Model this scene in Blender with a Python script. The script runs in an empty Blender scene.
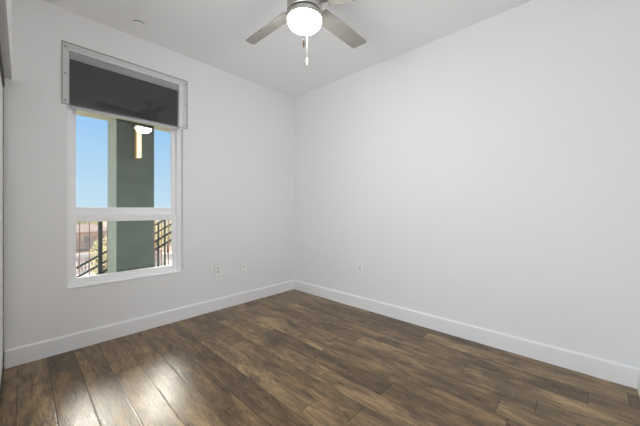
import bpy, bmesh, math, random
from mathutils import Vector, Matrix

random.seed(7)
S = bpy.context.scene
COL = S.collection
PI = math.pi

# ------------------------------------------------------------------ camera
HEAD = math.radians(43.1)
cd = bpy.data.cameras.new('camera')
cd.sensor_width = 36.0
cd.lens = 279.0 / 640.0 * 36.0
cd.shift_y = -3.0 / 640.0
cd.clip_start = 0.005
cd.clip_end = 2000
cam = bpy.data.objects.new('camera', cd)
COL.objects.link(cam)
cam.location = (-2.639, -2.974, 1.136)
cam.rotation_euler = (PI / 2, 0, HEAD - PI / 2)
S.camera = cam

# ------------------------------------------------------------------ sky
w = bpy.data.worlds.new('sky')
S.world = w
w.use_nodes = True
nt = w.node_tree
nt.nodes.clear()
tc = nt.nodes.new('ShaderNodeTexCoord')
sx = nt.nodes.new('ShaderNodeSeparateXYZ')
rp = nt.nodes.new('ShaderNodeValToRGB')
bg = nt.nodes.new('ShaderNodeBackground')
wo = nt.nodes.new('ShaderNodeOutputWorld')
nt.links.new(tc.outputs['Generated'], sx.inputs[0])
nt.links.new(sx.outputs['Z'], rp.inputs[0])
nt.links.new(rp.outputs[0], bg.inputs[0])
nt.links.new(bg.outputs[0], wo.inputs[0])
cr = rp.color_ramp
cr.elements[0].position = 0.0
cr.elements[0].color = (0.58, 0.78, 0.92, 1)
cr.elements[1].position = 1.0
cr.elements[1].color = (0.50, 0.58, 0.70, 1)
e = cr.elements.new(0.27)
e.color = (0.31, 0.60, 0.95, 1)
e = cr.elements.new(0.5)
e.color = (0.40, 0.56, 0.80, 1)
bg.inputs[1].default_value = 1.0

# ------------------------------------------------------------------ sun
sd = bpy.data.lights.new('sun', 'SUN')
sd.energy = 6.5
sd.angle = math.radians(22)
sd.color = (1.0, 0.95, 0.86)
sun = bpy.data.objects.new('sun', sd)
COL.objects.link(sun)
sdir = Vector((-0.27, -0.86, -0.56))
sun.rotation_euler = sdir.to_track_quat('-Z', 'Y').to_euler()
sun.location = (2, 8, 6)

# ------------------------------------------------------------------ added fill light, unseen in the closet, no fixture there
ad = bpy.data.lights.new('closet_fill', 'AREA')
ad.shape = 'RECTANGLE'
ad.size, ad.size_y = 1.4, 1.7
ad.energy = 33.5
ad.color = (0.85, 0.92, 1.0)
al = bpy.data.objects.new('closet_fill', ad)
COL.objects.link(al)
al.location = (-3.40, -2.42, 0.98)
al.rotation_euler = Vector((1, 0, 0)).to_track_quat('-Z', 'Z').to_euler()

# ------------------------------------------------------------------ exposure
LAMP = 79.0          # brightness of the ceiling fan's own lamp
S.view_settings.view_transform = 'Standard'
S.view_settings.look = 'None'
S.view_settings.gamma = 1.0
S.view_settings.exposure = 0.0
S.view_settings.use_curve_mapping = False
S.cycles.max_bounces = 14
S.cycles.diffuse_bounces = 8
S.cycles.glossy_bounces = 6
S.cycles.transparent_max_bounces = 16
S.cycles.sample_clamp_indirect = 8.0
S.cycles.use_denoising = True


# ================================================================== helpers
class MB:
    """collects shapes and links them as one mesh object"""
    def __init__(self):
        self.bm = bmesh.new()

    def box(self, x0, x1, y0, y1, z0, z1, mi=0):
        r = bmesh.ops.create_cube(self.bm, size=1.0)
        bmesh.ops.scale(self.bm, vec=(x1 - x0, y1 - y0, z1 - z0), verts=r['verts'])
        bmesh.ops.translate(self.bm, vec=((x0 + x1) / 2, (y0 + y1) / 2, (z0 + z1) / 2), verts=r['verts'])
        for v in r['verts']:
            for f in v.link_faces:
                f.material_index = mi
        return r['verts']

    def lathe(self, prof, c=(0, 0, 0), n=48, axis='Z', mi=0):
        rings = []
        for (r, h) in prof:
            ring = []
            for k in range(n):
                a = 2 * PI * k / n
                if axis == 'Z':
                    p = (c[0] + r * math.cos(a), c[1] + r * math.sin(a), c[2] + h)
                elif axis == 'Y':
                    p = (c[0] + r * math.cos(a), c[1] + h, c[2] + r * math.sin(a))
                else:
                    p = (c[0] + h, c[1] + r * math.cos(a), c[2] + r * math.sin(a))
                ring.append(self.bm.verts.new(p))
            rings.append(ring)
        fs = []
        for i in range(len(rings) - 1):
            for k in range(n):
                k2 = (k + 1) % n
                fs.append(self.bm.faces.new((rings[i][k], rings[i][k2], rings[i + 1][k2], rings[i + 1][k])))
        fs.append(self.bm.faces.new(rings[0]))
        fs.append(self.bm.faces.new(rings[-1]))
        for f in fs:
            f.smooth = len(f.verts) == 4
            f.material_index = mi

    def tube(self, p0, p1, r, n=10, mi=0):
        p0, p1 = Vector(p0), Vector(p1)
        d = p1 - p0
        q = d.to_track_quat('Z', 'Y').to_matrix()
        a, b = [], []
        for k in range(n):
            t = 2 * PI * k / n
            o = q @ Vector((r * math.cos(t), r * math.sin(t), 0))
            a.append(self.bm.verts.new(p0 + o))
            b.append(self.bm.verts.new(p1 + o))
        for k in range(n):
            f = self.bm.faces.new((a[k], a[(k + 1) % n], b[(k + 1) % n], b[k]))
            f.smooth = True
            f.material_index = mi
        self.bm.faces.new(a)
        self.bm.faces.new(b)

    def bar(self, p0, p1, wd, ht, mi=0):
        """rectangular bar between two points, ht measured in the upright plane"""
        p0, p1 = Vector(p0), Vector(p1)
        d = (p1 - p0).normalized()
        up = Vector((0, 0, 1))
        if abs(d.z) > 0.95:
            up = Vector((0, 1, 0))
        s = d.cross(up).normalized()
        u = s.cross(d).normalized()
        vs = []
        for p in (p0, p1):
            for (a, b) in ((-1, -1), (1, -1), (1, 1), (-1, 1)):
                vs.append(self.bm.verts.new(p + s * a * wd / 2 + u * b * ht / 2))
        for f in ((0, 1, 2, 3), (4, 5, 6, 7), (0, 1, 5, 4), (1, 2, 6, 5), (2, 3, 7, 6), (3, 0, 4, 7)):
            self.bm.faces.new([vs[i] for i in f]).material_index = mi

    def prism(self, pts, z0, z1, mat=None):
        """outline in XY between two heights"""
        a = [self.bm.verts.new((p[0], p[1], z0)) for p in pts]
        b = [self.bm.verts.new((p[0], p[1], z1)) for p in pts]
        n = len(pts)
        for k in range(n):
            self.bm.faces.new((a[k], a[(k + 1) % n], b[(k + 1) % n], b[k]))
        self.bm.faces.new(a)
        self.bm.faces.new(b)
        if mat is not None:
            bmesh.ops.transform(self.bm, matrix=mat, verts=a + b)

    def profile(self, prof, axis, u0, u1, flip=1):
        """profile of (depth, z) swept along X or Y; depth grows into the room"""
        A, B = [], []
        for (d, z) in prof:
            if axis == 'X':
                A.append(self.bm.verts.new((u0, flip * d, z)))
                B.append(self.bm.verts.new((u1, flip * d, z)))
            else:
                A.append(self.bm.verts.new((flip * d, u0, z)))
                B.append(self.bm.verts.new((flip * d, u1, z)))
        n = len(prof)
        for k in range(n):
            self.bm.faces.new((A[k], A[(k + 1) % n], B[(k + 1) % n], B[k]))
        self.bm.faces.new(A)
        self.bm.faces.new(B)

    def build(self, name, mats, parent=None, bevel=0.0, seg=2, loc=None):
        bmesh.ops.recalc_face_normals(self.bm, faces=self.bm.faces)
        me = bpy.data.meshes.new(name)
        if loc is not None:
            bmesh.ops.translate(self.bm, vec=-Vector(loc), verts=self.bm.verts)
        self.bm.to_mesh(me)
        self.bm.free()
        for m in (mats if isinstance(mats, (list, tuple)) else [mats]):
            me.materials.append(m)
        o = bpy.data.objects.new(name, me)
        COL.objects.link(o)
        if loc is not None:
            o.location = loc
        if parent is not None:
            o.parent = parent
            o.matrix_parent_inverse = Matrix.Translation(-parent.location)
        if bevel > 0:
            b = o.modifiers.new('bevel', 'BEVEL')
            b.width = bevel
            b.segments = seg
            b.limit_method = 'ANGLE'
        return o


def tag(o, label, cat, group=None):
    o['label'] = label
    o['category'] = cat
    if group:
        o['group'] = group
    return o


def struct(o):
    o['kind'] = 'structure'
    return o


def thing(name, loc, label, cat, group=None):
    o = bpy.data.objects.new(name, None)
    o.empty_display_size = 0.05
    COL.objects.link(o)
    o.location = loc
    return tag(o, label, cat, group)


# ================================================================== materials
def mat(name, color, rough=0.5, metal=0.0, spec=0.5, noise=None, bump=None):
    m = bpy.data.materials.new(name)
    m.use_nodes = True
    n = m.node_tree
    b = n.nodes['Principled BSDF']
    b.inputs['Base Color'].default_value = (*color, 1)
    b.inputs['Roughness'].default_value = rough
    b.inputs['Metallic'].default_value = metal
    b.inputs['Specular IOR Level'].default_value = spec
    if noise:
        sc, amt = noise
        t = n.nodes.new('ShaderNodeTexCoord')
        nz = n.nodes.new('ShaderNodeTexNoise')
        nz.inputs['Scale'].default_value = sc
        nz.inputs['Detail'].default_value = 5
        r = n.nodes.new('ShaderNodeValToRGB')
        r.color_ramp.elements[0].position = 0.3
        r.color_ramp.elements[1].position = 0.7
        r.color_ramp.elements[0].color = (*[c * (1 - amt) for c in color], 1)
        r.color_ramp.elements[1].color = (*[min(1, c * (1 + amt)) for c in color], 1)
        n.links.new(t.outputs['Object'], nz.inputs['Vector'])
        n.links.new(nz.outputs['Fac'], r.inputs[0])
        n.links.new(r.outputs[0], b.inputs['Base Color'])
    if bump:
        sc, st, dist = bump
        t = n.nodes.new('ShaderNodeTexCoord')
        nz = n.nodes.new('ShaderNodeTexNoise')
        nz.inputs['Scale'].default_value = sc
        nz.inputs['Detail'].default_value = 3
        bp = n.nodes.new('ShaderNodeBump')
        bp.inputs['Strength'].default_value = st
        bp.inputs['Distance'].default_value = dist
        n.links.new(t.outputs['Object'], nz.inputs['Vector'])
        n.links.new(nz.outputs['Fac'], bp.inputs['Height'])
        n.links.new(bp.outputs[0], b.inputs['Normal'])
    return m


def emit(name, color, strength):
    m = bpy.data.materials.new(name)
    m.use_nodes = True
    n = m.node_tree
    b = n.nodes['Principled BSDF']
    b.inputs['Base Color'].default_value = (0.9, 0.88, 0.82, 1)
    b.inputs['Emission Color'].default_value = (*color, 1)
    b.inputs['Emission Strength'].default_value = strength
    return m


def clear(name, tint, gain=1.0):
    """clear sheet: see-through, mirror by Fresnel"""
    m = bpy.data.materials.new(name)
    m.use_nodes = True
    n = m.node_tree
    n.nodes.clear()
    out = n.nodes.new('ShaderNodeOutputMaterial')
    mx = n.nodes.new('ShaderNodeMixShader')
    tr = n.nodes.new('ShaderNodeBsdfTransparent')
    gl = n.nodes.new('ShaderNodeBsdfGlossy')
    fr = n.nodes.new('ShaderNodeFresnel')
    ml = n.nodes.new('ShaderNodeMath')
    ml.operation = 'MULTIPLY'
    ml.inputs[1].default_value = gain
    fr.inputs['IOR'].default_value = 1.45
    tr.inputs[0].default_value = (*tint, 1)
    gl.inputs['Color'].default_value = (1, 1, 1, 1)
    gl.inputs['Roughness'].default_value = 0.0
    n.links.new(fr.outputs[0], ml.inputs[0])
    n.links.new(ml.outputs[0], mx.inputs[0])
    n.links.new(tr.outputs[0], mx.inputs[1])
    n.links.new(gl.outputs[0], mx.inputs[2])
    n.links.new(mx.outputs[0], out.inputs[0])
    return m


def floor_material():
    m = bpy.data.materials.new('rustic_wood_planks')
    m.use_nodes = True
    n = m.node_tree
    L = n.links.new
    bs = n.nodes['Principled BSDF']

    def math_(op, a, b=None):
        x = n.nodes.new('ShaderNodeMath')
        x.operation = op
        for i, v in enumerate((a, b)):
            if v is None:
                continue
            if isinstance(v, (int, float)):
                x.inputs[i].default_value = v
            else:
                L(v, x.inputs[i])
        return x.outputs[0]

    def comb(a, b, c):
        x = n.nodes.new('ShaderNodeCombineXYZ')
        for i, v in enumerate((a, b, c)):
            if isinstance(v, (int, float)):
                x.inputs[i].default_value = v
            else:
                L(v, x.inputs[i])
        return x.outputs[0]

    def noise(vec, scale, detail=4, rough=0.55, dist=0.0):
        x = n.nodes.new('ShaderNodeTexNoise')
        x.inputs['Scale'].default_value = scale
        x.inputs['Detail'].default_value = detail
        x.inputs['Roughness'].default_value = rough
        x.inputs['Distortion'].default_value = dist
        L(vec, x.inputs['Vector'])
        return x.outputs['Fac']

    def ramp(fac, stops):
        x = n.nodes.new('ShaderNodeValToRGB')
        el = x.color_ramp.elements
        el[0].position, el[0].color = stops[0][0], (*stops[0][1], 1)
        el[1].position, el[1].color = stops[-1][0], (*stops[-1][1], 1)
        for p, c in stops[1:-1]:
            q = el.new(p)
            q.color = (*c, 1)
        L(fac, x.inputs[0])
        return x.outputs[0]

    def mix(kind, fac, a, b):
        x = n.nodes.new('ShaderNodeMix')
        x.data_type = 'RGBA'
        x.blend_type = kind
        if isinstance(fac, (int, float)):
            x.inputs[0].default_value = fac
        else:
            L(fac, x.inputs[0])
        L(a, x.inputs[6])
        L(b, x.inputs[7])
        return x.outputs[2]

    g = n.nodes.new('ShaderNodeNewGeometry')
    sp = n.nodes.new('ShaderNodeSeparateXYZ')
    L(g.outputs['Position'], sp.inputs[0])
    X, Y = sp.outputs['X'], sp.outputs['Y']
    W, LEN = 0.150, 1.22
    u = math_('DIVIDE', math_('ADD', X, 2.060 + 3.0 * W + 10 * W), W)
    iu = math_('FLOOR', u)
    fu = math_('FRACT', u)
    wn1 = n.nodes.new('ShaderNodeTexWhiteNoise')
    wn1.noise_dimensions = '1D'
    L(iu, wn1.inputs['W'])
    v = math_('DIVIDE', math_('ADD', math_('ADD', Y, 10.0), math_('MULTIPLY', wn1.outputs['Value'], 3.7)), LEN)
    iv = math_('FLOOR', v)
    fv = math_('FRACT', v)
    wn2 = n.nodes.new('ShaderNodeTexWhiteNoise')
    wn2.noise_dimensions = '3D'
    L(comb(iu, iv, 3.3), wn2.inputs['Vector'])
    rnd = wn2.outputs['Value']
    seed = math_('MULTIPLY', rnd, 37.0)
    # plank tone
    tone = ramp(rnd, [(0.0, (0.108, 0.068, 0.032)), (0.3, (0.186, 0.120, 0.057)),
                      (0.65, (0.225, 0.149, 0.074)), (1.0, (0.262, 0.180, 0.092))])
    # long mottling: dark smoky and pale worn areas
    mott = noise(comb(math_('MULTIPLY', X, 10.0), math_('MULTIPLY', Y, 2.5), seed), 1.0, 7, 0.70, 0.5)
    tone = mix('MULTIPLY', 1.0, tone, ramp(mott, [(0.32, (0.30, 0.28, 0.26)), (0.50, (0.90, 0.88, 0.86)),
                                                   (0.70, (1.95, 1.95, 1.95))]))
    # fine grain
    gr = noise(comb(math_('MULTIPLY', X, 120.0), math_('MULTIPLY', Y, 9.0), seed), 1.0, 6, 0.7, 0.3)
    tone = mix('MULTIPLY', 1.0, tone, ramp(gr, [(0.3, (0.55, 0.53, 0.51)), (0.5, (0.98, 0.98, 0.98)),
                                               (0.72, (1.40, 1.38, 1.36))]))
    # cathedral rings
    rg = noise(comb(math_('MULTIPLY', X, 9.0), math_('MULTIPLY', Y, 1.3), seed), 1.0, 2, 0.5, 0.6)
    rings = math_('FRACT', math_('MULTIPLY', rg, 16.0))
    tone = mix('MULTIPLY', 0.55, tone, ramp(rings, [(0.0, (0.62, 0.60, 0.58)), (0.18, (1.0, 1.0, 1.0)),
                                                    (0.8, (1.06, 1.06, 1.06)), (1.0, (0.7, 0.68, 0.66))]))
    # pale chips and dark knots
    chips = noise(comb(math_('MULTIPLY', X, 42.0), math_('MULTIPLY', Y, 26.0), seed), 1.0, 3, 0.6)
    tone = mix('ADD', 1.0, tone, ramp(chips, [(0.64, (0, 0, 0)), (0.74, (0.085, 0.070, 0.050))]))
    vo = n.nodes.new('ShaderNodeTexVoronoi')
    vo.inputs['Scale'].default_value = 1.0
    L(comb(math_('MULTIPLY', X, 3.2), math_('MULTIPLY', Y, 1.9), seed), vo.inputs['Vector'])
    tone = mix('MULTIPLY', 1.0, tone, ramp(vo.outputs['Distance'], [(0.02, (0.40, 0.36, 0.33)), (0.07, (1, 1, 1))]))
    # seams
    eu = math_('MINIMUM', fu, math_('SUBTRACT', 1.0, fu))
    ev = math_('MULTIPLY', math_('MINIMUM', fv, math_('SUBTRACT', 1.0, fv)), LEN / W)
    ee = math_('MINIMUM', eu, ev)
    seam = ramp(ee, [(0.006, (0.22, 0.20, 0.18)), (0.022, (1, 1, 1))])
    tone = mix('MULTIPLY', 1.0, tone, seam)
    L(tone, bs.inputs['Base Color'])
    rr = n.nodes.new('ShaderNodeMapRange')
    rr.inputs['From Min'].default_value = 0.3
    rr.inputs['From Max'].default_value = 0.7
    rr.inputs['To Min'].default_value = 0.24
    rr.inputs['To Max'].default_value = 0.40
    L(gr, rr.inputs['Value'])
    L(rr.outputs[0], bs.inputs['Roughness'])
    bs.inputs['Specular IOR Level'].default_value = 0.48
    # relief
    hs = math_('ADD', math_('MULTIPLY', gr, 0.5), math_('MULTIPLY', rings, 0.10))
    hs = math_('ADD', hs, math_('MULTIPLY', mott, 1.2))
    hs = math_('ADD', hs, math_('MULTIPLY', math_('MINIMUM', ee, 0.03), 18.0))
    bp = n.nodes.new('ShaderNodeBump')
    bp.inputs['Strength'].default_value = 0.55
    bp.inputs['Distance'].default_value = 0.0022
    L(hs, bp.inputs['Height'])
    L(bp.outputs[0], bs.inputs['Normal'])
    return m


M_WALL = mat('white_wall_paint', (0.85, 0.85, 0.85), 0.6, spec=0.3, bump=(160, 0.06, 0.001))
M_CEIL = mat('white_ceiling_paint', (0.91, 0.91, 0.91), 0.8, spec=0.2, bump=(160, 0.06, 0.001))
M_TRIM = mat('white_trim_paint', (0.87, 0.87, 0.875), 0.6, bump=(60, 0.03, 0.0005))
M_VINYL = mat('white_vinyl', (0.95, 0.95, 0.955), 0.3, bump=(60, 0.03, 0.0005))
M_PLATE = mat('white_plastic', (0.90, 0.90, 0.89), 0.3, noise=(20, 0.02))
M_FACE = mat('grey_white_plastic', (0.72, 0.72, 0.71), 0.35, noise=(20, 0.02))
M_PLATE_SHADE = mat('plate_shadow_grey', (0.40, 0.40, 0.40), 0.6, noise=(40, 0.05))  # grey for the shadow line painted around wall plates
M_SLOT = mat('dark_slot', (0.05, 0.05, 0.05), 0.6, noise=(60, 0.1))
M_BRASS = mat('dark_connector_metal', (0.10, 0.095, 0.085), 0.4, 0.6, noise=(80, 0.1))
M_SCREW = mat('screw_metal', (0.30, 0.30, 0.30), 0.4, 0.8, noise=(90, 0.1))
M_FLOOR = floor_material()
M_NICKEL = mat('brushed_nickel', (0.62, 0.60, 0.57), 0.32, 0.9, noise=(35, 0.08))
M_GROOVE = mat('dark_gap', (0.10, 0.095, 0.09), 0.5, 0.3, noise=(60, 0.1))
M_BLADE = mat('grey_blade_finish', (0.34, 0.325, 0.295), 0.5, noise=(14, 0.06))
M_WOOD = mat('brown_fob_wood', (0.24, 0.13, 0.06), 0.5, noise=(120, 0.25))
M_CHAIN = mat('pale_bead_chain', (0.30, 0.28, 0.25), 0.35, 0.4, noise=(200, 0.1))
M_CREAM = mat('cream_fob', (0.85, 0.72, 0.45), 0.35, noise=(120, 0.1))
M_BOWL = emit('lit_opal_glass', (1.0, 0.985, 0.95), LAMP)
M_FABRIC = mat('charcoal_shade_fabric', (0.027, 0.022, 0.028), 0.75, noise=(600, 0.25), bump=(900, 0.1, 0.0005))
M_ALU = mat('satin_aluminium', (0.42, 0.43, 0.44), 0.45, 0.35, noise=(40, 0.05))
M_HEM = mat('pale_hem_bar', (0.66, 0.68, 0.74), 0.35, noise=(40, 0.05))
M_GLASS = clear('window_glass', (0.985, 0.995, 0.99))
M_ACRYL = clear('clear_acrylic', (0.985, 0.985, 0.982))
M_ACRYL_EDGE = mat('acrylic_edge', (0.36, 0.36, 0.34), 0.25, noise=(50, 0.1))
M_BLACK = mat('black_door_metal', (0.018, 0.016, 0.015), 0.45, noise=(60, 0.1))
M_DOOR = mat('white_door_panel', (0.86, 0.86, 0.86), 0.4, noise=(3, 0.02))
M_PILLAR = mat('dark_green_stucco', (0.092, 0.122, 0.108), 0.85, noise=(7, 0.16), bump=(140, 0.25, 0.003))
M_PILLAR_LIT = mat('lit_side_green_stucco', (0.46, 0.52, 0.43), 0.85, noise=(7, 0.08), bump=(140, 0.2, 0.002))  # pillar green with the daylight on its left face mixed in
M_BEAM = mat('cream_stucco', (0.58, 0.58, 0.46), 0.85, noise=(9, 0.06), bump=(140, 0.2, 0.002))
M_DECK = mat('pale_concrete', (0.46, 0.45, 0.42), 0.85, noise=(5, 0.12))
M_RAIL = mat('dark_green_black_rail', (0.035, 0.045, 0.042), 0.45, noise=(30, 0.15))
M_BAL = mat('rust_brown_baluster', (0.38, 0.17, 0.13), 0.5, noise=(30, 0.15))
M_GROUND = mat('dry_earth', (0.62, 0.44, 0.33), 0.95, noise=(0.35, 0.25))
M_ROAD = mat('pale_pavement', (0.95, 0.78, 0.66), 0.9, noise=(0.6, 0.06))
M_BRICK = mat('reddish_wall', (0.95, 0.62, 0.46), 0.9, noise=(1.2, 0.25))
M_ROOF = mat('clay_roof', (0.66, 0.46, 0.36), 0.9, noise=(2.0, 0.2))
M_STUC = mat('pale_house_stucco', (0.97, 0.88, 0.68), 0.9, noise=(0.8, 0.1))
M_WIN = mat('house_window_beige', (0.52, 0.42, 0.36), 0.6, noise=(3, 0.2))
M_WHITE = mat('white_masonry', (0.90, 0.86, 0.82), 0.9, noise=(0.9, 0.05))
M_FENCE = mat('red_brown_fence', (0.85, 0.62, 0.52), 0.9, noise=(3, 0.25))
M_LEAF = mat('dusty_yellow_green_leaves', (0.92, 0.84, 0.50), 0.8, noise=(1.6, 0.4))
M_LEAF2 = mat('grey_green_leaves', (0.80, 0.74, 0.52), 0.8, noise=(1.6, 0.4))
for m_ in (M_LEAF, M_LEAF2):
    n_ = m_.node_tree
    b_ = n_.nodes['Principled BSDF']
    o_ = n_.nodes['Material Output']
    t_ = n_.nodes.new('ShaderNodeBsdfTranslucent')
    x_ = n_.nodes.new('ShaderNodeMixShader')
    x_.inputs[0].default_value = 0.55
    t_.inputs[0].default_value = b_.inputs['Base Color'].default_value
    n_.links.new(b_.outputs[0], x_.inputs[1])
    n_.links.new(t_.outputs[0], x_.inputs[2])
    n_.links.new(x_.outputs[0], o_.inputs[0])
M_BARK = mat('bark', (0.18, 0.12, 0.08), 0.9, noise=(6, 0.3))
M_HILL = mat('hazy_tan_hills', (0.48, 0.42, 0.38), 0.95, noise=(0.02, 0.2))

# ================================================================== room shell
H = 2.722
FL = 0.018      # floor level
XL, YB, T = -2.80, -3.245, 0.16
OX0, OX1, OZ0, OZ1 = -2.393, -1.510, 0.505, 2.43      # window opening
CXL = -3.42                                            # back of the closet

b = MB(); b.box(CXL - 0.1, 0.12, YB - 0.12, T, -0.12, FL)
struct(b.build('floor', M_FLOOR))
b = MB(); b.box(CXL - 0.1, 0.12, YB - 0.12, T, H, H + 0.12)
struct(b.build('ceiling', M_CEIL))

b = MB()
xs = [CXL - 0.1, OX0, OX1, 0.12]
zs = [0.0, OZ0, OZ1, H]
grid = {}
for yi, y in enumerate((0.0, T)):
    for xi, x in enumerate(xs):
        for zi, z in enumerate(zs):
            grid[yi, xi, zi] = b.bm.verts.new((x, y, z))
for yi in (0, 1):
    for xi in range(3):
        for zi in range(3):
            if (xi, zi) == (1, 1):
                continue
            b.bm.faces.new((grid[yi, xi, zi], grid[yi, xi + 1, zi], grid[yi, xi + 1, zi + 1], grid[yi, xi, zi + 1]))
def q(a, c):
    b.bm.faces.new((grid[0, a[0], a[1]], grid[0, c[0], c[1]], grid[1, c[0], c[1]], grid[1, a[0], a[1]]))
for a, c in (((1, 1), (2, 1)), ((2, 1), (2, 2)), ((2, 2), (1, 2)), ((1, 2), (1, 1))):
    q(a, c)
for k in range(3):
    q((k, 0), (k + 1, 0)); q((k, 3), (k + 1, 3)); q((0, k), (0, k + 1)); q((3, k), (3, k + 1))
struct(b.build('wall_front', M_WALL))

b = MB(); b.box(0.0, 0.12, YB - 0.12, 0.0, 0.0, H)
struct(b.build('wall_right', M_WALL))
b = MB(); b.box(CXL - 0.1, 0.0, YB - 0.12, YB, 0.0, H)
struct(b.build('wall_rear', M_WALL))
# closet side: header soffit over the opening, closet back behind it
b = MB()
b.box(XL, -2.687, YB, 0.0, 2.07, H)
struct(b.build('wall_left', M_WALL))
b = MB(); b.box(CXL - 0.1, CXL, YB, 0.0, 0.0, H)
struct(b.build('wall_closet', M_WALL))
b = MB(); b.box(-2.795, -2.722, YB + 0.002, -0.002, 2.005, 2.07)
struct(b.build('trim_1', M_BLACK))

# sliding closet doors pushed to the window end
for n_, (x0, x1, y0, y1) in enumerate(((-2.752, -2.727, -1.45, -0.002), (-2.788, -2.763, -1.50, -0.03))):
    b = MB()
    b.box(x0, x1, y0, y0 + 0.045, 0.030, 2.004)
    b.box(x0, x1, y1 - 0.045, y1, 0.030, 2.004)
    b.box(x0, x1, y0 + 0.045, y1 - 0.045, 0.030, 0.06)
    b.box(x0, x1, y0 + 0.045, y1 - 0.045, 1.97, 2.004)
    d = struct(b.build('door_%d' % (n_ + 1), M_BLACK))
    b = MB()
    b.box(x0 + 0.004, x1 - 0.002, y0 + 0.045, y1 - 0.045, 0.06, 1.97)
    b.build('door_panel', M_DOOR, d)
b = MB(); b.box(-2.792, -2.725, YB + 0.002, -0.002, FL, FL + 0.011)
struct(b.build('trim_2', M_BLACK))

# baseboards
BP = [(0.0, 0.0), (0.015, 0.0), (0.015, 0.116), (0.0125, 0.123), (0.007, 0.127), (0.0, 0.128)]
BP = [(d_, z_ + FL) for d_, z_ in BP]
b = MB(); b.profile(BP, 'X', -2.722, -0.0, -1)
struct(b.build('baseboard_front', M_TRIM))
b = MB(); b.profile(BP, 'Y', YB, -0.015, -1)
struct(b.build('baseboard_right', M_TRIM))
b = MB(); b.profile([(d + 0.0, z) for d, z in BP], 'X', -2.68, -0.015, 1)
o = struct(b.build('baseboard_rear', M_TRIM)); o.location.y = YB

# ================================================================== window
win = struct(bpy.data.objects.new('window_1', None))
COL.objects.link(win)
win.location = ((OX0 + OX1) / 2, 0.1, OZ0)


def ring(bb, x0, x1, z0, z1, y0, y1, wl, wr, wb, wt):
    bb.box(x0, x0 + wl, y0, y1, z0, z1)
    bb.box(x1 - wr, x1, y0, y1, z0, z1)
    bb.box(x0 + wl, x1 - wr, y0, y1, z0, z0 + wb)
    bb.box(x0 + wl, x1 - wr, y0, y1, z1 - wt, z1)


b = MB(); ring(b, OX0, OX1, OZ0, OZ1, 0.050, 0.130, 0.034, 0.042, 0.026, 0.034)
b.build('window_frame', M_VINYL, win, bevel=0.003)
FX0, FX1 = OX0 + 0.034, OX1 - 0.042
b = MB(); ring(b, FX0, FX1, OZ0 + 0.026, 1.098, 0.062, 0.090, 0.026, 0.040, 0.044, 0.062)
ls = b.build('lower_sash', M_VINYL, win, bevel=0.003)
b = MB(); b.box(FX0 + 0.024, FX1 - 0.038, 0.074, 0.078, OZ0 + 0.068, 1.038)
b.build('glass_pane', M_GLASS, ls)
b = MB(); ring(b, FX0, FX1, 1.094, OZ1 - 0.034, 0.092, 0.120, 0.026, 0.040, 0.066, 0.03)
us = b.build('upper_sash', M_VINYL, win, bevel=0.003)
b = MB(); b.box(FX0 + 0.024, FX1 - 0.038, 0.104, 0.108, 1.158, OZ1 - 0.062)
b.build('glass_pane', M_GLASS, us)
b = MB(); b.box(OX0 + 0.001, OX1 - 0.001, -0.006, 0.0495, OZ0, OZ0 + 0.012)
b.build('window_sill', M_VINYL, win, bevel=0.003)

# ================================================================== roller shade
rs = thing('roller_shade', ((OX0 + OX1) / 2, 0.03, 1.97),
           'charcoal roller shade half lowered across the top of the window', 'roller shade')
SX0, SX1 = OX0 + 0.012, -1.556
b = MB()
b.profile([(0.008, 2.345), (0.008, 2.405), (0.048, 2.405), (0.048, 2.398), (0.014, 2.396), (0.014, 2.345)], 'X', SX0, SX1)
b.build('fascia', M_ALU, rs)
b = MB(); b.lathe([(0.014, SX0 + 0.004), (0.014, SX1 - 0.004)], (0, 0.034, 2.375), 24, 'X')
b.build('roller_tube', M_FABRIC, rs)
b = MB(); b.box(SX0 + 0.004, SX1 - 0.004, 0.0195, 0.0210, 1.975, 2.375)
b.build('shade_fabric', M_FABRIC, rs)
b = MB(); b.box(SX0 + 0.004, SX1 - 0.004, 0.0150, 0.0255, 1.958, 1.975)
b.build('hem_bar', M_HEM, rs, bevel=0.002)
b = MB(); b.box(SX0 - 0.008, SX0, 0.010, 0.048, 2.335, 2.405)
b.build('end_bracket', M_ALU, rs)
b = MB(); b.box(SX1, SX1 + 0.006, 0.010, 0.048, 2.335, 2.405)
b.build('end_bracket', M_ALU, rs)

b = MB(); b.box(OX0 + 0.001, OX1 - 0.001, 0.002, 0.049, 2.407, 2.429)
b.build('mounting_rail', M_VINYL, rs, bevel=0.002)
b = MB(); b.box(OX0 + 0.001, OX0 + 0.010, 0.004, 0.030, 1.960, 2.406)
b.build('side_channel', M_VINYL, rs)
b = MB(); b.box(SX1 + 0.007, OX1 - 0.001, 0.004, 0.030, 1.960, 2.406)
b.build('side_channel', M_VINYL, rs)

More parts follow.
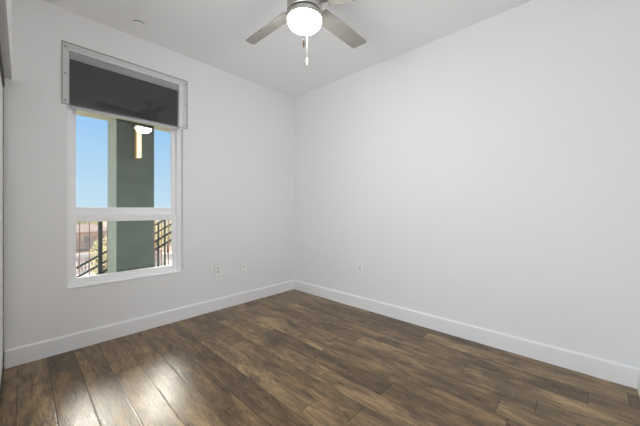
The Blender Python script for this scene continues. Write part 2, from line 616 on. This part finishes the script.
# clear acrylic sheet screwed over the shade
PX0, PX1, PZ0, PZ1 = -2.424, -1.473, 1.975, 2.462
ap = thing('acrylic_panel', ((PX0 + PX1) / 2, -0.004, PZ0),
           'clear acrylic sheet screwed to the wall over the dark roller shade', 'acrylic panel')
b = MB()
b.box(PX0, PX1, -0.0085, -0.0025, PZ0, PZ1)
for f in b.bm.faces:
    c = f.normal
    f.normal_update()
    f.material_index = 0 if abs(f.normal.y) > 0.5 else 1
b.build('clear_sheet', [M_ACRYL, M_ACRYL_EDGE], ap)
b = MB(); ring(b, PX0 - 0.0025, PX1 + 0.0025, PZ0 - 0.0025, PZ1 + 0.0025, -0.0088, -0.0010, 0.0045, 0.0045, 0.0035, 0.0035)
b.build('sheet_edge', M_ACRYL_EDGE, ap)
for x in (PX0 + 0.018, PX1 - 0.018):
    for z in (PZ0 + 0.03, PZ0 + 0.24, PZ1 - 0.035):
        b = MB()
        b.lathe([(0.0055, -0.0085), (0.0055, -0.0105), (0.0030, -0.0118)], (x, 0, z), 16, 'Y')
        b.lathe([(0.0022, -0.0025), (0.0022, 0.0)], (x, 0, z), 10, 'Y')
        b.build('screw', M_SCREW, ap)

# ================================================================== ceiling fan
FD, RT = Vector((math.cos(HEAD), math.sin(HEAD), 0)), Vector((math.sin(HEAD), -math.cos(HEAD), 0))
FC = Vector((-1.377, -1.655, 0))
fan = thing('ceiling_fan', (FC.x, FC.y, H),
            'brushed nickel four-blade ceiling fan with a lit round glass bowl', 'ceiling fan')
c0 = (FC.x, FC.y, 0)
b = MB(); b.lathe([(0.070, H), (0.070, 2.705), (0.055, 2.690), (0.022, 2.675)], c0)
b.build('canopy', M_NICKEL, fan)
b = MB(); b.lathe([(0.016, 2.676), (0.016, 2.590)], c0, 24)
b.build('downrod', M_NICKEL, fan)
b = MB(); b.lathe([(0.022, 2.600), (0.060, 2.592), (0.100, 2.570), (0.113, 2.545), (0.115, 2.520), (0.115, 2.430), (0.112, 2.418)], c0, 64)
b.build('motor_housing', M_NICKEL, fan)
b = MB(); b.lathe([(0.108, 2.4185), (0.108, 2.4085)], c0, 64)
b.build('shadow_gap', M_GROOVE, fan)
b = MB(); b.lathe([(0.112, 2.409), (0.115, 2.404), (0.115, 2.380), (0.112, 2.374)], c0, 64)
b.build('light_ring', M_NICKEL, fan)
prof = [(0.110, 2.3735)]
for k in range(1, 13):
    a = PI / 2 * k / 12
    prof.append((0.110 * math.cos(a) + 0.0005, 2.3735 - 0.066 * math.sin(a) ** 0.9))
b = MB(); b.lathe(prof, c0, 64)
b.build('glass_bowl', M_BOWL, fan)
for k, deg in enumerate((47, 137.5, 214, 342)):
    ang = HEAD + math.radians(deg - 90)
    Mx = (Matrix.Translation((FC.x, FC.y, 2.487)) @ Matrix.Rotation(ang, 4, 'Z') @ Matrix.Rotation(math.radians(-16), 4, 'X'))
    pts = []
    r0, r1 = 0.150, 0.650
    w0, w1, cr_ = 0.056, 0.057, 0.020
    pts += [(r0, -w0), (r0 + 0.20, -w0 - 0.002)]
    for j in range(6):
        a = -PI / 2 + (PI / 2) * j / 5
        pts.append((r1 - cr_ + cr_ * math.cos(a), -w1 + cr_ + cr_ * math.sin(a)))
    r1b = r1 - 0.030
    for j in range(6):
        a = (PI / 2) * j / 5
        pts.append((r1b - cr_ + cr_ * math.cos(a), w1 - cr_ + cr_ * math.sin(a)))
    pts += [(r0 + 0.20, w0 + 0.002), (r0, w0)]
    b = MB(); b.prism(pts, -0.003, 0.003, Mx)
    bl = b.build('blade', M_BLADE, fan, bevel=0.0015)
    b = MB()
    b.prism([(0.100, -0.026), (0.150, -0.032), (0.215, -0.040), (0.228, -0.030), (0.228, 0.030), (0.215, 0.040), (0.150, 0.032), (0.100, 0.026)],
            0.0032, 0.0085, Mx)
    b.build('blade_bracket', M_NICKEL, bl)


def chain(p, z1, fobmat, zf0, zf1):
    b = MB()
    b.tube((p.x, p.y, z1), (p.x, p.y, zf1), 0.0011, 6)
    n = int((z1 - zf1) / 0.006)
    for i in range(n):
        bmesh.ops.create_icosphere(b.bm, subdivisions=1, radius=0.0020,
                                   matrix=Matrix.Translation((p.x, p.y, z1 - 0.006 * i)))
    ch = b.build('pull_chain', M_CHAIN, fan)
    b = MB()
    hh = zf1 - zf0
    b.lathe([(0.0012, zf1), (0.0035, zf1 - 0.15 * hh), (0.0052, zf1 - 0.55 * hh), (0.0052, zf1 - 0.85 * hh), (0.003, zf0)],
            (p.x, p.y, 0), 16)
    fo = b.build('chain_fob', fobmat, ch)
    fo['label'] = 'small brown pull fob' if fobmat is M_WOOD else 'small cream pull fob'


CP = Vector((-2.639, -2.974, 0))
chain(CP + FD * 1.700 + RT * (-16.3 / 279 * 1.70), 2.395, M_WOOD, 2.128, 2.178)
chain(CP + FD * 1.942 + RT * (-13.0 / 279 * 1.942), 2.395, M_CREAM, 2.143, 2.198)

# ================================================================== ceiling plate
px = CP + FD * 2.375 + RT * (-181 / 279 * 2.375)
sp_ = thing('sprinkler_cover', (px.x, px.y, H), 'small round white sprinkler cover plate on the ceiling by the window', 'sprinkler cover')
b = MB(); b.lathe([(0.045, H), (0.045, H - 0.0085), (0.040, H - 0.0095)], (px.x, px.y, 0), 40)
b.build('recess_collar', M_GROOVE, sp_)
b = MB(); b.lathe([(0.050, H - 0.0090), (0.051, H - 0.0115), (0.048, H - 0.0135)], (px.x, px.y, 0), 40)
b.build('cover_disc', M_CEIL, sp_)


# ================================================================== wall plates
def plate(name, x, z, label, cat, right=False):
    """plate built facing -Y at the origin, turned for the right wall"""
    t = thing(name, (0, 0, 0), label, cat)
    parts = []
    b = MB(); b.box(-0.0375, 0.0375, -0.0060, -0.0015, -0.061, 0.061)
    parts.append(b.build('cover_plate', M_PLATE, t, bevel=0.0022))
    b = MB(); b.box(-0.0385, 0.0385, -0.0016, 0.0, -0.0625, 0.0620)  # thin grey rim stands in for the shadow around the plate
    parts.append(b.build('shadow_rim', M_PLATE_SHADE, t))
    return t


def screw(t, x, z, y=-0.0055):
    b = MB(); b.lathe([(0.0032, y), (0.0032, y - 0.0008), (0.002, y - 0.0014)], (x, 0, z), 14, 'Y')
    b.build('screw', M_PLATE, t)


t = plate('wall_outlet', 0, 0, 'white duplex power outlet on the window wall below the window corner', 'outlet')
for dz in (0.0195, -0.0195):
    b = MB()
    b.lathe([(0.0172, -0.0055), (0.0172, -0.0075), (0.0165, -0.0080)], (0, 0, dz), 28, 'Y')
    r = b.build('receptacle', M_FACE, t)
    for (sx_, sw, sh, sz) in ((-0.0063, 0.0016, 0.008, 0.003), (0.0063, 0.0016, 0.0065, 0.003), (0.0, 0.004, 0.004, -0.0085)):
        b = MB(); b.box(sx_ - sw / 2, sx_ + sw / 2, -0.0084, -0.0079, dz + sz - sh / 2, dz + sz + sh / 2)
        b.build('slot', M_SLOT, r)
screw(t, 0, 0)
t.location = (-1.137, 0, 0.462)

t = plate('coaxial_plate', 0, 0, 'white cable plate with dark round connector on the window wall', 'cable plate')
b = MB()
b.lathe([(0.0085, -0.0055), (0.0085, -0.0085), (0.0058, -0.0088), (0.0056, -0.0150), (0.0045, -0.0155)], (0, 0, 0), 20, 'Y')
b.build('connector', M_BRASS, t)
screw(t, 0, 0.042); screw(t, 0, -0.042)
t.location = (-0.818, 0, 0.452)
t.scale = (0.95, 1, 0.86)

t = plate('decorator_plate', 0, 0, 'white wall plate with smooth rectangular insert on the right wall', 'wall plate')
b = MB(); b.box(-0.0165, 0.0165, -0.0085, -0.0055, -0.0335, 0.0335)
b.build('insert', M_FACE, t, bevel=0.0015)
screw(t, 0, 0.048); screw(t, 0, -0.048)
t.location = (0, -1.13, 0.473)
t.rotation_euler = (0, 0, -PI / 2)

# ================================================================== outside: balcony
b = MB(); b.box(-5.0, 3.0, T, 1.90, -0.30, -0.10)
struct(b.build('balcony_deck', M_DECK))

b = MB()
b.box(-5.0, 3.0, T, 1.485, 2.76, 2.95)
struct(b.build('balcony_soffit', M_BEAM))
b = MB()
b.box(-5.0, CXL - 0.1, 0.0, T, -0.3, 2.95)
b.box(0.12, 3.0, 0.0, T, -0.3, 2.95)
b.box(-5.0, 3.0, 0.0, T, 2.95, 5.6)
struct(b.build('wall_outside', M_BEAM))

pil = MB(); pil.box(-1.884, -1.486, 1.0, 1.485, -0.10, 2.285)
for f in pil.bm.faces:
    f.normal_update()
    f.material_index = 1 if f.normal.x < -0.5 else 0  # left face gets the paler green, daylight put into its colour
tag(pil.build('balcony_pillar', [M_PILLAR, M_PILLAR_LIT], bevel=0.006), 'square green stucco pillar with its daylit left side coloured paler standing outside the window', 'pillar')
bt = MB()
bt.box(-5.0, 3.0, 1.0, 1.485, 2.285, 2.75)
bt.box(-5.0, 3.0, 0.95, 0.999, 2.205, 2.75)
tag(bt.build('balcony_beam', M_BEAM, bevel=0.004), 'cream stucco beam running over the green pillar outside', 'beam')

# slim lit wall light on the pillar
wl = thing('wall_light', (-1.665, 1.0, 1.77), 'slim lit cream wall light on the dark green pillar', 'wall light')
b = MB(); b.box(-1.700, -1.692, 0.940, 0.9995, 1.770, 2.160)
b.box(-1.692, -1.640, 0.985, 0.9995, 1.770, 2.160)
b.build('back_plate', mat('amber_housing', (0.75, 0.45, 0.12), 0.4, noise=(20, 0.1)), wl)
b = MB(); b.box(-1.692, -1.642, 0.935, 0.985, 1.772, 2.158)
b.build('diffuser', emit('warm_diffuser', (1.0, 0.84, 0.54), 0.88), wl, bevel=0.006)

# level guard rail at the deck's edge
gr = thing('guard_railing', (-1.6, 1.78, -0.10), 'level railing with thin rust-brown balusters at the balcony edge', 'railing')
b = MB(); b.bar((-3.4, 1.78, 1.075), (-0.2, 1.78, 1.075), 0.045, 0.04)
b.build('top_rail', M_RAIL, gr)
b = MB(); b.bar((-3.4, 1.78, 0.02), (-0.2, 1.78, 0.02), 0.03, 0.03)
b.build('bottom_rail', M_RAIL, gr)
x = -3.29
while x < -0.25:
    if abs(x + 1.914) > 0.04 and abs(x + 0.75) > 0.04 and abs(x + 3.2) > 0.04:
        b = MB(); b.box(x - 0.0045, x + 0.0045, 1.7755, 1.7845, 0.03, 1.06)
        b.build('baluster', M_BAL, gr)
    x += 0.097
for x in (-3.2, -1.914, -0.75):
    b = MB(); b.box(x - 0.022, x + 0.022, 1.758, 1.802, -0.10, 1.06)
    b.build('post', M_RAIL, gr)

# sloping stair rails beyond
st = thing('stair_railing', (-1.5, 2.3, -1.0), 'dark sloping stair railing rising to the right behind the pillar', 'railing')
for (z, th) in ((0.880, 0.026), (0.738, 0.024), (0.600, 0.036), (0.462, 0.034)):
    b = MB(); b.bar((-3.6, 2.3, z - 2.5 * 0.57), (0.5, 2.3, z + 1.6 * 0.57), 0.03, th)
    b.build('sloped_rail', M_RAIL, st)
for x in (-3.4, -2.9, -1.045, -0.945, -0.3):
    b = MB(); b.box(x - 0.011, x + 0.011, 2.285, 2.315, -1.2 + (x + 3.4) * 0.55, 0.90 + (x + 1.1) * 0.57)
    b.build('post', M_RAIL, st)
b = MB(); b.bar((-3.6, 2.3, -1.42), (0.5, 2.3, 0.92 - 1.0 + 0.0), 0.05, 0.24)
b.build('stringer', M_RAIL, st)

# ================================================================== outside: the view
GZ = -5.0


def at(px_, t):
    L_ = (px_ - 320) / 279.0
    return Vector((-2.639 + t * (0.7302 + 0.6833 * L_), -2.974 + t * (0.6833 - 0.7302 * L_), 0))


b = MB(); b.box(-250, 250, 3.5, 700, GZ - 1.0, GZ)
struct(b.build('ground', M_GROUND))
b = MB(); b.box(-60, 80, 26, 41, GZ, GZ + 0.04)
struct(b.build('street', M_ROAD))
# long hills on the skyline
b = MB()
ys, n_h = 520.0, 60
prev = None
for i in range(n_h + 1):
    x = -400 + 900 * i / n_h
    hgt = 5.0 + 3.5 * math.sin(i * 0.55) + 2.5 * math.sin(i * 1.37 + 1)
    cur = [b.bm.verts.new((x, ys, GZ)), b.bm.verts.new((x, ys + 40, GZ + hgt)), b.bm.verts.new((x, ys + 130, GZ))]
    if prev:
        b.bm.faces.new((prev[0], cur[0], cur[1], prev[1]))
        b.bm.faces.new((prev[1], cur[1], cur[2], prev[2]))
    prev = cur
struct(b.build('hills', M_HILL))


def house(name, x, y, wx, wy, hw, hr, wall, label, nwin):
    t = thing(name, (x, y, GZ), label, 'house')
    b = MB(); b.box(x - wx / 2, x + wx / 2, y, y + wy, GZ, GZ + hw)
    b.build('house_wall', wall, t)
    b = MB()
    o_ = 0.4
    A = [b.bm.verts.new(p) for p in ((x - wx / 2 - o_, y - o_, GZ + hw), (x + wx / 2 + o_, y - o_, GZ + hw),
                                     (x + wx / 2 + o_, y + wy + o_, GZ + hw), (x - wx / 2 - o_, y + wy + o_, GZ + hw),
                                     (x - wx / 2 + wy / 3, y + wy / 2, GZ + hw + hr), (x + wx / 2 - wy / 3, y + wy / 2, GZ + hw + hr))]
    for f in ((0, 1, 5, 4), (1, 2, 5), (2, 3, 4, 5), (3, 0, 4), (0, 3, 2, 1)):
        b.bm.faces.new([A[i] for i in f])
    b.build('roof', M_ROOF, t)
    for k in range(nwin):
        wx_ = x - wx / 2 + wx * (k + 0.5) / nwin
        b = MB(); b.box(wx_ - 0.5, wx_ + 0.5, y - 0.05, y, GZ + 0.9, GZ + 2.1)
        wf = b.build('window', M_WHITE, t)
        b = MB(); b.box(wx_ - 0.42, wx_ + 0.42, y - 0.07, y - 0.05, GZ + 0.98, GZ + 2.02)
        b.build('pane', M_WIN, wf)
    return t


p = at(86, 44)
house('house', p.x - 1.0, p.y, 9.0, 6.0, 2.7, 1.1, M_BRICK, 'low reddish house far off seen through the left of the window', 4)
p = at(163, 52)
house('house', p.x + 1.5, p.y, 10.0, 6.0, 3.0, 1.2, M_STUC, 'pale tan house far off seen to the right of the pillar', 4)

p0, p1 = at(60, 37.0), at(108, 37.0)
b = MB(); b.box(p0.x - 3, p1.x + 2.5, p1.y - 1.5, p1.y - 1.2, GZ, GZ + 0.75)
tag(b.build('low_wall', M_WHITE), 'long low white wall in front of the reddish house', 'wall')
p1 = at(95, 29)
fn = thing('board_fence', (p1.x, p1.y, GZ), 'red-brown board fence outside below the low white wall', 'fence')
b = MB()
for k in range(46):
    xx = p1.x - 6 + 0.27 * k
    b.box(xx, xx + 0.20, p1.y, p1.y + 0.04, GZ, GZ + 1.35)
b.build('boards', M_FENCE, fn)
b = MB(); b.box(p1.x - 6, p1.x + 6.4, p1.y + 0.04, p1.y + 0.10, GZ + 0.25, GZ + 0.35)
b.box(p1.x - 6, p1.x + 6.4, p1.y + 0.04, p1.y + 0.10, GZ + 1.0, GZ + 1.1)
b.build('rails', M_FENCE, fn)


def tree(px_, t_, hgt, rad, leaf, label, trunk=0.3):
    p = at(px_, t_)
    o = thing('tree', (p.x, p.y, GZ), label, 'tree', 'trees in the view')
    b = MB(); b.lathe([(0.16, GZ), (0.10, GZ + hgt * 0.5)], (p.x, p.y, 0), 10)
    b.tube((p.x, p.y, GZ + hgt * 0.35), (p.x + rad * 0.5, p.y, GZ + hgt * 0.65), 0.05, 7)
    b.tube((p.x, p.y, GZ + hgt * 0.30), (p.x - rad * 0.5, p.y + 0.2, GZ + hgt * 0.62), 0.05, 7)
    b.build('trunk', M_BARK, o)
    rnd = random.Random(int(px_ * 10 + t_))
    b = MB()
    for i in range(900):
        # leaf sprays in an uneven crown
        while True:
            v = Vector((rnd.uniform(-1, 1), rnd.uniform(-1, 1), rnd.uniform(-1, 1)))
            if 0.25 < v.length < 1:
                break
        c = Vector((p.x + v.x * rad, p.y + v.y * rad, GZ + hgt * (0.62 + 0.38 * v.z)))
        s = rad * rnd.uniform(0.09, 0.17)
        q_ = Matrix.Translation(c) @ Matrix.Rotation(rnd.uniform(0, 6.28), 4, 'Z') @ Matrix.Rotation(rnd.uniform(0, 3.1), 4, 'X')
        vs = [b.bm.verts.new(q_ @ Vector(w_)) for w_ in ((-s, 0, 0), (0, -s * 0.5, 0.1 * s), (s, 0, 0), (0, s * 0.5, 0.1 * s))]
        b.bm.faces.new(vs)
    b.build('foliage', leaf, o)
    return o


tree(104.5, 20, 4.3, 0.9, M_LEAF, 'tall pale yellow-green tree just left of the pillar')
tree(79, 62, 4.4, 2.2, M_LEAF2, 'grey-green tree behind the reddish house, leftmost of the trees')
tree(94, 72, 4.0, 2.2, M_LEAF, 'dusty yellow tree behind the reddish house, nearer the pillar')
tree(157, 34, 4.8, 1.2, M_LEAF, 'bushy yellow tree right beside the right edge of the pillar')
tree(168, 40, 4.6, 1.4, M_LEAF2, 'grey-green tree at the far right edge of the window view')
